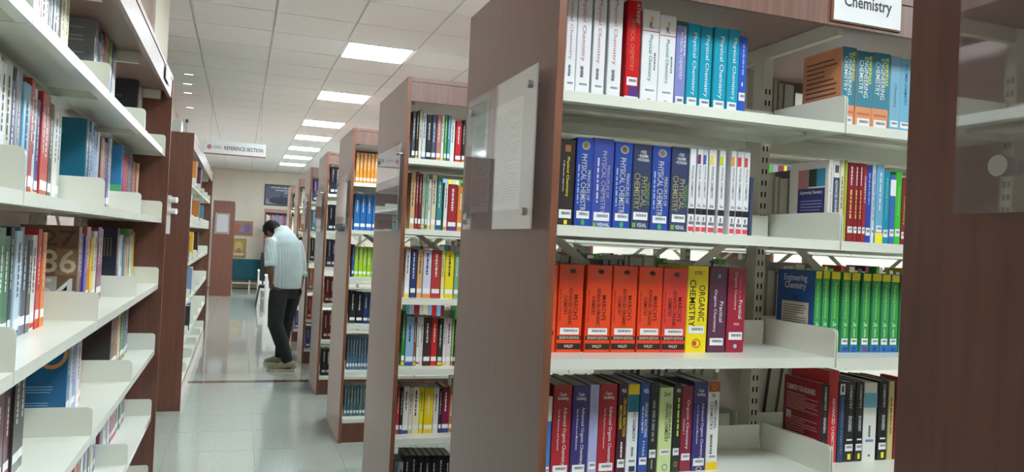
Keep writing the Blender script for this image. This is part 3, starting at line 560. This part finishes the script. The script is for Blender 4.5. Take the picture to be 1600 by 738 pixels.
# sparse books on the far left rack
B = 'far left rack'
for si, bay, y0, cols in ((0, 2, 8.6, [Or, (90, 50, 90), (60, 60, 120)]), (0, 3, 9.7, [(110, 60, 80), (60, 50, 60), K_]), (1, 1, 7.85, [(60, 60, 90), Wh, (200, 200, 215), Wh]), (1, 3, 9.75, [(190, 120, 60), (60, 50, 60)]), (1, 4, 10.75, [(70, 140, 170), (60, 130, 165)]),
                          (2, 1, 7.95, [(90, 80, 120), (200, 190, 150), (60, 60, 70)]), (2, 2, 8.75, [(238, 180, 30), (235, 175, 25)]), (2, 3, 9.75, [K_, K_]), (3, 1, 7.9, [(110, 40, 70), (200, 210, 225)]), (3, 2, 8.9, [(120, 150, 190), Wh]), (4, 2, 8.8, [K_, (70, 110, 190)]), (5, 1, 7.75, [(230, 120, 60)])):
    lrow(si, bay, y0, y0+.085*len(cols), cols, B, -.465, h0=.26)

# books glimpsed through the gaps of the chemistry rack: too many and too small to tell apart
PAL = [K_, Wh, Nv, Rd, Yl, Gn, Or, Cm, Tl, Mr, Lb, (150, 148, 160), (190, 184, 178)]
bm = bmesh.new(); R = random.Random(11)
for rk, x0, x1 in ((2, 1.19, 1.77), (2, 1.82, 2.74), (2, 2.81, 3.72), (2, 3.79, 4.7), (2, 4.78, 5.68), (3, 1.12, 1.77), (3, 1.82, 2.7), (3, 2.81, 3.7)):
    for si in range(5):
        x = x0
        while x < x1:
            bw = R.uniform(.018, .05); h = R.uniform(.22, .29); n0 = len(bm.faces)
            addbox(bm, x, x+bw, RN[rk]+.13, RN[rk]+.31, SZ[si]+.0005, SZ[si]+h); bm.faces.ensure_lookup_table(); mi = R.randrange(len(PAL))
            for f in bm.faces[n0:]: f.material_index = mi
            x += bw+.002 if R.random() < .93 else bw+.1
me = fin(bm, None, name='distant_books')
for c in PAL: me.materials.append(mat(c, .35))
o = tag(link('distant_books', me), 'rows of mixed small books glimpsed through the gaps in the chemistry rack', 'books'); o['kind'] = 'stuff'

# ------------------------------------------------------------------ acrylic notice holders on the end panels
def holder(y0, y1, z0, z1, lab, papers=True, am=ACR):
    t = empty('notice_holder', lab, 'sign holder', (XP, (y0+y1)/2, z0), 0, 'acrylic notice holders on rack ends')
    hw = (y1-y0)/2; h = z1-z0
    box('acrylic_plate', -.029, -.025, -hw, hw, 0, h, am, t)
    for yy in (-hw+.06, hw-.06):
        for zz in (.05, h-.05):
            s = link('standoff', MC.setdefault('stand', cylmesh((0, 0, 0), (-.024, 0, 0), .008, STEEL)), t, (0, yy, zz))
            link('cap', MC.setdefault('cap', cylmesh((-.0245, 0, 0), (-.037, 0, 0), .0115, STEEL)), s)
    if papers:
        for a, b in ((.38-hw+.0, .12-hw), (.64-hw, .42-hw)):
            p = box('paper_sheet', -.0245, -.0238, b, a, .06, h-.07, PAPER, t)
            put('printed_text', flat('lines', 34, 5), INK, p, (-.0006, (a-b)/2-.02, -(h-.13)/2+.02), (0, -(a-b)+.04, 0), (0, 0, h-.13-.05))
    return t
holder(-.03, .672, 1.66, 2.118, 'clear acrylic notice plate on the dark panel at right edge', False, ACR2)
holder(2.04, 2.745, 1.65, 2.118, 'clear acrylic notice holder with two typed sheets on chemistry rack end')
holder(4.03, 4.745, 1.65, 2.11, 'clear acrylic notice holder on the end of the rack behind chemistry')
holder(6.16, 6.84, 1.65, 2.10, 'clear acrylic notice holder on the third right-hand rack end')
holder(8.12, 8.80, 1.65, 2.10, 'clear acrylic notice holder on the fourth right-hand rack end')
holder(10.1, 10.75, 1.65, 2.10, 'clear acrylic notice holder on the fifth right-hand rack end')
# chemistry sign on the fascia
t = empty('subject_sign', 'white sign reading Chemistry on the brown fascia of the nearest rack', 'sign', (1.845, 1.974, 2.355))
box('backing', -.140, .139, -.006, -.0005, -.004, .104, EDGE, t); box('plate', -.132, .134, -.009, -.0065, .0, .1, PAPER, t)
put('lettering', textmesh('Chemistry', .02), mat((70, 70, 76), .6), t, (-.095, -.0095, .035), (.19, 0, 0), (0, 0, .052))
# shelf label on the left rack fascia
t = empty('shelf_label', 'small pale label holder on the left rack fascia near its far end', 'label', (-.402, 4.45, 2.37))
box('holder', .0005, .004, -.12, .12, 0, .07, mat((200, 202, 208), .3), t); box('card', .0042, .005, -.11, .11, .008, .062, PAPER, t)
# hanging sign
t = empty('hanging_sign', 'white hanging sign reading REFERENCE SECTION below the ceiling', 'sign', (-.118, 10.5, 2.575))
box('board', -.37, .37, -.006, .006, .012, .172, PAPER, t); box('bottom_rail', -.372, .372, -.008, .008, 0, .012, mat((150, 60, 60), .4), t)
put('lettering', textmesh('REFERENCE SECTION', .012), mat((60, 55, 70), .6), t, (-.13, -.0068, .065), (.465, 0, 0), (0, 0, .048))
put('emblem', flat('disc'), mat((205, 110, 110), .6), t, (-.335, -.0068, .06), (.055, 0, 0), (0, 0, .06))
put('emblem_ring', flat('ring'), mat((235, 200, 200), .6), t, (-.325, -.0076, .07), (.035, 0, 0), (0, 0, .04))
put('small_print', flat('lines', 3, 2), mat((150, 120, 130), .6), t, (-.265, -.0068, .07), (.11, 0, 0), (0, 0, .042))
for x in (-.3, .3): link('wire', MC.setdefault('wire', cylmesh((0, 0, 0), (0, 0, CEIL-2.575-.17), .0015, STEEL, 6)), t, (x, 0, .17))
# white double hook between the two left racks
t = empty('door_latch', 'white plastic double knob latch on the far left rack end panel', 'latch', (-.60, 7.448, 1.56))
box('back_plate', -.02, .012, -.012, 0, 0, .34, WHITE, t, .003)
for z in (.2, .3):
    link('knob', MC.setdefault('knob', cylmesh((0, 0, 0), (.06, -.02, 0), .026, WHITE, 14)), t, (0, -.02, z))
# box standing on the far left rack
t = empty('plastic_box', 'translucent white box with black knob on top of far left rack', 'box', (-.62, 7.95, 2.466))
box('body', -.09, .05, -.1, .1, 0, .16, mat((196, 204, 202), .25), t, .006)
box('stem', .085, .095, -.005, .005, 0, .15, STEEL, t); link('knob', MC.setdefault('bk', cylmesh((0, 0, 0), (0, 0, .03), .014, BLACK, 12)), t, (.09, 0, .15))
box('foot', .04, .11, -.02, .02, 0, .006, STEEL, t)
# notice on the far rack end
t = empty('notice_holder', 'paper notice in a clear holder on the farthest left rack end', 'sign holder', (-.445, 20.7, 1.6))
box('acrylic_plate', -.17, .17, -.012, -.008, -.05, .47, ACR, t); box('paper_sheet', -.13, .13, -.007, -.005, .0, .43, PAPER, t)
for x in (-.15, .15):
    for z in (-.03, .45): link('standoff', MC.setdefault('st2', cylmesh((0, 0, 0), (0, -.016, 0), .01, STEEL, 10)), t, (x, 0, z))

# ------------------------------------------------------------------ far end of the room
def picture(lab, x0, x1, z0, z1, fm, bg, bits, cat='picture', name='framed_picture', fwid=.03):
    t = empty(name, lab, cat, ((x0+x1)/2, YF, z0)); w = (x1-x0)/2; h = z1-z0
    for a in (0, 1):
        box('frame', -w, w, -.03, 0, a*(h-fwid), a*(h-fwid)+fwid, fm, t); box('frame', -w+a*(2*w-fwid), -w+a*(2*w-fwid)+fwid, -.03, 0, fwid, h-fwid, fm, t)
    box('print', -w+fwid, w-fwid, -.02, -.002, fwid, h-fwid, mat(bg, .4), t)
    for k, (kind, n, u0, u1, v0, v1, c) in enumerate(bits):
        me = textmesh(n) if kind == 'text' else flat(kind, n)
        put('artwork_shape', me, mat(c, .5), t, (-w+u0*2*w, -.021-.0012*k, v0*h), ((u1-u0)*2*w, 0, 0), (0, 0, (v1-v0)*h))
    return t
picture('dark framed poster with pale lettering and a hill at dusk on back wall', .6, 1.62, 2.45, 3.07, mat((40, 42, 50), .4), (92, 98, 128),
        [('rect', 0, .05, .95, .06, .3, (150, 155, 175)), ('disc', 0, .12, .88, -.12+.18, .42, (54, 58, 78)), ('rect', 0, .46, .5, .38, .58, (40, 42, 58)), ('words', 1, .18, .82, .82, .89, (220, 222, 232)), ('words', 2, .3, .7, .7, .77, (220, 222, 232)), ('words', 3, .55, .85, .6, .66, (220, 222, 232))], 'poster')
picture('wide gold-framed colourful picture, upper of two on the back wall', -.23, .33, 1.53, 1.95, mat((178, 140, 70), .4), (170, 130, 120), [('disc', 0, .1, .45, .15, .8, (190, 110, 90)), ('disc', 0, .55, .92, .2, .85, (140, 110, 160)), ('disc', 0, .3, .6, .2, .6, (150, 140, 170))])
picture('upright gold-framed yellow picture, lower of two on the back wall', -.22, .17, .89, 1.43, mat((186, 150, 60), .4), (196, 170, 90), [('disc', 0, .2, .75, .3, .85, (225, 200, 130)), ('disc', 0, .3, .65, .15, .5, (205, 130, 90)), ('rect', 0, .15, .85, .1, .22, (226, 220, 200))])
# teal bench
TEAL = noisy('teal_fabric', (16, 74, 84), (24, 88, 98), 12, .8, 4)
t = empty('bench_sofa', 'teal upholstered bench sofa against the back wall', 'sofa', (.3, 23.3, 0))
box('backrest', -.6, .6, .0, .14, .28, .86, TEAL, t, .03); box('seat', -.6, .6, .14, .58, .3, .46, TEAL, t, .03)
for x in (-.5, -.02, .46): box('leg', x, x+.04, .02, .06, 0, .26, CREAM2, t)
box('rail', -.55, .55, .015, .05, .16, .2, mat((208, 190, 170), .5), t)
# bookcase at the back
t = empty('back_bookcase', 'brown bookcase with rows of books below the poster', 'bookcase', (.6, 22.6, 0))
for x in (0, .97): box('side_panel', x, x+.03, 0, .35, 0, 2.27, WOOD, t)
box('top_board', 0, 1.0, -.002, .35, 2.2, 2.3, WOODP, t); box('back_panel', .03, .97, .33, .345, .05, 2.2, WOOD, t)
for z in (.2, .62, 1.05, 1.46, 1.86): box('shelf', .03, .97, .01, .33, z-.025, z, CREAM, t)
R = random.Random(4)
for si, z in enumerate((1.86, 1.46, 1.05)):
    x = .65; i = 0
    while x < 1.25:
        bw = R.uniform(.04, .06); c = R.choice([(206, 190, 180), (120, 120, 150), Mr, Wh, (176, 140, 110), (90, 96, 150), (160, 90, 80)])
        hh = R.uniform(.25, .3)
        if not keep(): x += bw+.003; continue
        book(x+bw/2, 22.68, z, 0, bw, hh, .18, c, '%s book, %s from left, %s row of back bookcase' % (cname(c), NUM[i], ('top', 'middle', 'lower')[si]), 'books in the back bookcase', (('w', i % 9+1, .3, .7, .3, .8, G_),), False)
        x += bw+.003; i += 1
# white reading tables and a black chair
def table(x0, x1, y0, y1, lab):
    t = empty('reading_table', lab, 'table', (x0, y0, 0)); w, d = x1-x0, y1-y0
    box('tabletop', 0, w, 0, d, .72, .75, WHITE, t, .004); box('modesty_panel', .03, w-.03, .04, .06, .3, .7, WHITE, t)
    for x in (0.01, w-.07):
        for y in (.01, d-.07): box('leg', x, x+.06, y, y+.06, 0, .72, WHITE, t)
table(.42, 1.3, 18.6, 19.5, 'white reading table farther from the man, left of the back bookcase')
table(.52, 1.4, 16.4, 17.3, 'white reading table nearest behind the man in the striped shirt')
t = empty('visitor_chair', 'black chair standing beside the white reading tables', 'chair', (.42, 17.95, 0))
box('seat', 0, .44, -.22, .22, .42, .48, BLACK, t, .02); box('backrest', .02, .42, .2, .25, .55, 1.12, BLACK, t, .02)
for x in (.02, .4):
    for y, dx in ((-.19, -.06), (.2, .06)):
        link('leg', cylmesh((x, y, .43), (x-.06 if x < .1 else x+.05, y+dx, 0), .013, BLACK, 8), t)
for x in (.08, .34): box('back_support', x, x+.03, .215, .235, .45, .6, BLACK, t)
for k, (x, y, lab) in enumerate(((.62, 18.9, 'dark monitor on the farther white reading table'),)):
    t = empty('monitor', lab, 'monitor', (x+.1, y, .75))
    box('screen', -.25, .25, -.02, .02, .1, .42, BLACK, t, .005); box('stand', -.02, .02, -.01, .02, .01, .12, BLACK, t); box('base', -.12, .12, -.07, .07, 0, .012, BLACK, t)

# ------------------------------------------------------------------ the man
PX, PY = .53, 9.75
def rel(p): return (p[0]-PX, p[1]-PY, p[2])
Lr = Vector((.77, .64, 0)); Fd = Vector((-.64, .77, 0))             # his left-to-right axis and facing direction
SKIN = noisy('skin', (112, 72, 54), (124, 82, 62), 8, .55, 3)
HAIR = noisy('black_hair', (8, 8, 9), (20, 18, 19), 40, .7, 5, bump=.4, spec=.25)
TROUS = noisy('black_trousers', (30, 31, 34), (42, 43, 47), 14, .8, 4, bump=.15)
SHOE = noisy('beige_mesh_shoe', (168, 160, 138), (184, 176, 154), 60, .8, 3)
SOLE = mat((222, 216, 200), .6)
def shirt_mat():
    m = noisy('striped_shirt', (204, 222, 228), (220, 234, 238), 5, .8, 3, bump=.25); nt = m.node_tree; N = nt.nodes; L = nt.links
    b = N['Principled BSDF']; src = b.inputs['Base Color'].links[0].from_socket
    tc = N.new('ShaderNodeTexCoord'); mp = N.new('ShaderNodeMapping'); mp.inputs['Rotation'].default_value = (0, .06, -math.atan2(.64, .77))
    wv = N.new('ShaderNodeTexWave'); wv.bands_direction = 'X'; wv.inputs['Scale'].default_value = 11; wv.inputs['Distortion'].default_value = .8; wv.inputs['Detail'].default_value = 1
    cr = N.new('ShaderNodeValToRGB'); cr.color_ramp.elements[0].position = .05; cr.color_ramp.elements[0].color = lin((140, 172, 184)); cr.color_ramp.elements[1].position = .35; cr.color_ramp.elements[1].color = (1, 1, 1, 1)
    mx = N.new('ShaderNodeMixRGB'); mx.blend_type = 'MULTIPLY'; mx.inputs[0].default_value = .3
    L.new(tc.outputs['Object'], mp.inputs[0]); L.new(mp.outputs[0], wv.inputs['Vector']); L.new(wv.outputs['Fac'], cr.inputs[0])
    L.new(src, mx.inputs[1]); L.new(cr.outputs[0], mx.inputs[2]); L.new(mx.outputs[0], b.inputs['Base Color'])
    return m
SHIRT = shirt_mat()
def solid(name, bm, m, parent, voxel, smooth=6):
    me = fin(bm, m, True); o = link(name, me, parent)
    r = o.modifiers.new('r', 'REMESH'); r.mode = 'VOXEL'; r.voxel_size = voxel; r.use_smooth_shade = True
    s = o.modifiers.new('s', 'SMOOTH'); s.factor = .5; s.iterations = smooth
    bpy.context.view_layer.update()
    me2 = bpy.data.meshes.new_from_object(o.evaluated_get(bpy.context.evaluated_depsgraph_get()))
    o.modifiers.clear(); o.data = me2
    if not me2.materials: me2.materials.append(m)
    for p in me2.polygons: p.use_smooth = True
    return o
def ball(bm, c, r, rot=None, seg=16):
    g = bmesh.ops.create_uvsphere(bm, u_segments=seg, v_segments=seg//2+2, radius=1)['verts']
    M = Matrix.Translation(c) @ (rot or Matrix()) @ Matrix.Diagonal((*r, 1))
    bmesh.ops.transform(bm, matrix=M, verts=g)
man = empty('person', 'man in pale striped shirt and black trousers, head bent, seen from behind', 'person', (PX, PY, 0))
J = dict(hipL=(.455, 9.67, .93), hipR=(.625, 9.83, .92), knL=(.44, 9.60, .54), knR=(.565, 9.90, .53), anL=(.60, 9.50, .10), anR=(.53, 9.95, .10),
         pel=(.545, 9.75, .98), waist=(.545, 9.75, 1.1), chest=(.515, 9.76, 1.4), neck=(.475, 9.80, 1.60), skull=(.36, 9.90, 1.64),
         shL=(.335, 9.64, 1.50), elL=(.345, 9.60, 1.235), wrL=(.365, 9.655, 1.04), shR=(.665, 9.89, 1.49), elR=(.735, 9.87, 1.20), wrR=(.715, 9.815, .965))
J = {k: Vector(rel(v)) for k, v in J.items()}
bm = bmesh.new()
tube(bm, [J['pel'], J['waist'], J['chest'], J['chest']+Vector((-.02, .02, .12)), J['neck']], [(.15, .10), (.145, .10), (.165, .11), (.14, .09), (.06, .06)], 16, Lr)
tube(bm, [J['chest']+Vector((-.02, .02, .14)), J['neck'], J['skull']+Vector((.02, -.02, -.02))], [.06, .058, .06], 12)
hd = Matrix.Rotation(math.atan2(-.64, .77)*-1, 4, 'Z')
tilt = Matrix(((Lr.x, Fd.x, 0, 0), (Lr.y, Fd.y, 0, 0), (0, 0, 1, 0), (0, 0, 0, 1))) @ Matrix.Rotation(-.75, 4, 'X')
H0 = J['skull']
def hp(x, y, z): return H0 + (tilt @ Vector((x, y, z)))
ball(bm, H0, (.076, .096, .105), tilt); ball(bm, hp(0, .03, -.06), (.058, .068, .07), tilt)
ball(bm, hp(0, .098, -.035), (.012, .022, .024), tilt)                                  # nose
for s in (-1, 1):
    ball(bm, hp(s*.078, -.005, -.02), (.012, .022, .032), tilt)                         # ears
    ball(bm, hp(s*.03, .084, .005), (.022, .016, .012), tilt)                           # brows
ball(bm, hp(0, .092, -.075), (.024, .014, .008), tilt)                                  # lips
for s, nm in (('L', -1), ('R', 1)):
    sh, el, wr = J['sh'+s], J['el'+s], J['wr'+s]
    tube(bm, [J['chest']+Vector((-.02, .02, .1)), sh, (sh+el)/2, el, el.lerp(wr, .4), wr], [.07, .056, .046, .04, .038, .026], 12)
    dn = (wr-el).normalized(); pal = wr+dn*.085
    tube(bm, [wr-dn*.01, wr+dn*.04, pal], [(.016, .024), (.016, .038), (.014, .038)], 12, Lr)
    acr = dn.cross(Lr).normalized()
    for k, ln in enumerate((.068, .078, .073, .058)):
        b0 = pal - dn*.015 + acr*(.029-.0195*k); b1 = b0+dn*ln*.55-Lr*nm*.012; b2 = b0+dn*ln-Lr*nm*.034
        tube(bm, [b0, b1, b2], [.0088, .0082, .0068], 8)
    b0 = wr+dn*.03+acr*.028; tube(bm, [b0, b0+acr*.024+dn*.028-Lr*nm*.012, b0+acr*.024+dn*.062-Lr*nm*.026], [.011, .0098, .008], 8)
    hip, kn, an = J['hip'+s], J['kn'+s], J['an'+s]
    tube(bm, [J['pel'], hip, hip.lerp(kn, .5), kn, kn.lerp(an, .35), an, an-Vector((0, 0, .06))], [.09, .085, .07, .055, .052, .036, .036], 12)
    ft = Vector((-.99, .1, 0)) if s == 'L' else Vector((-.75, .66, 0))
    tube(bm, [an+Vector((0, 0, -.05))-ft*.03, an+ft*.08-Vector((0, 0, .06)), an+ft*.17-Vector((0, 0, .075))], [.033, .03, .022], 10)
solid('body', bm, SKIN, man, .0065, 3)
# shirt
bm = bmesh.new()
tube(bm, [rel((.555, 9.755, .955)), rel((.555, 9.755, 1.08)), rel((.545, 9.755, 1.22)), rel((.525, 9.757, 1.38)), rel((.505, 9.765, 1.5)), rel((.49, 9.775, 1.575)), rel((.475, 9.79, 1.635)), rel((.455, 9.805, 1.67))],
     [(.192, .142), (.2, .147), (.205, .146), (.213, .145), (.205, .135), (.172, .115), (.11, .092), (.082, .082)], 24, Lr)
for s in 'LR':
    sh, el, wr = J['sh'+s], J['el'+s], J['wr'+s]
    end = el+Vector((0, 0, -.005)) if s == 'L' else el.lerp(wr, .35)
    tube(bm, [J['chest']+Vector((-.02, .02, .09)), sh+Vector((0, 0, -.005)), sh.lerp(el, .45), el.lerp(sh, .15), end], [.085, .078, .073, .066, .062], 14)
solid('shirt', bm, SHIRT, man, .010, 8)
for s in 'LR':
    sh, el, wr = J['sh'+s], J['el'+s], J['wr'+s]; end = el if s == 'L' else el.lerp(wr, .35)
    dn = (end-sh).normalized() if s == 'L' else (wr-el).normalized()
    bm = bmesh.new(); tube(bm, [end-dn*.045, end+dn*.012], [.066, .064], 16); link('rolled_cuff', fin(bm, SHIRT, True), man)
bm = bmesh.new(); tube(bm, [rel((.474, 9.79, 1.60)), rel((.445, 9.815, 1.675))], [(.09, .088), (.08, .08)], 18, Lr, cap=False); link('collar', fin(bm, SHIRT, True), man)
# trousers
bm = bmesh.new()
tube(bm, [rel((.55, 9.755, 1.06)), rel((.545, 9.755, .98)), rel((.54, 9.755, .9)), rel((.535, 9.755, .84))], [(.172, .125), (.178, .13), (.182, .135), (.165, .125)], 20, Lr)
for s in 'LR':
    hip, kn, an = J['hip'+s], J['kn'+s], J['an'+s]
    tube(bm, [hip+Vector((.01, 0, .0)), hip.lerp(kn, .5), kn, kn.lerp(an, .4), kn.lerp(an, .8), an+Vector((0, 0, .0))], [.112, .104, .092, .086, .072, .064], 14)
solid('trousers', bm, TROUS, man, .010, 6)
# shoes
for s in 'LR':
    an = J['an'+s]; ft = Vector((-.99, .1, 0)) if s == 'L' else Vector((-.75, .66, 0)); sd = Vector((-ft.y, ft.x, 0))
    base = Vector((an.x, an.y, 0))
    bm = bmesh.new()
    tube(bm, [base-ft*.085+Vector((0, 0, .045)), base-ft*.075+Vector((0, 0, .07)), base-ft*.02+Vector((0, 0, .085)), base+ft*.06+Vector((0, 0, .072)), base+ft*.14+Vector((0, 0, .05)), base+ft*.20+Vector((0, 0, .04)), base+ft*.225+Vector((0, 0, .034))],
         [(.018, .02), (.036, .045), (.042, .058), (.046, .048), (.05, .034), (.042, .026), (.015, .014)], 16, sd)
    tube(bm, [base+Vector((0, 0, .08)), base+Vector((0, 0, .135))], [.052, .046], 14)
    sh_ = solid('shoe', bm, SHOE, man, .006, 4)
    bm = bmesh.new()
    prof = [(-.095, .0), (-.085, .03), (-.03, .04), (.06, .044), (.14, .052), (.20, .046), (.228, .026), (.238, 0)]
    prof = prof+[(a, -b) for a, b in prof[-2:0:-1]]
    A = [bm.verts.new(base+ft*a+sd*b) for a, b in prof]; Bv = [bm.verts.new(base+ft*a*.99+sd*b+Vector((0, 0, .03))) for a, b in prof]
    bm.faces.new(A); bm.faces.new(Bv)
    for i in range(len(A)): bm.faces.new((A[i], Bv[i], Bv[(i+1) % len(A)], A[(i+1) % len(A)]))
    link('sole', fin(bm, SOLE), sh_)
# hair
bm = bmesh.new()
ball(bm, hp(0, -.012, .028), (.097, .114, .105), tilt, 20)
ball(bm, hp(0, .05, .065), (.07, .055, .045), tilt, 16); ball(bm, hp(0, -.065, -.04), (.08, .055, .07), tilt, 16)
R = random.Random(2)
for k in range(26):
    a = R.uniform(0, 6.28); e = R.uniform(.2, 1.5)
    ball(bm, hp(.082*math.cos(a)*math.cos(e), -.01+.098*math.sin(a)*math.cos(e), .03+.09*math.sin(e)), (.022, .026, .018), tilt, 8)
solid('hair', bm, HAIR, man, .007, 2)
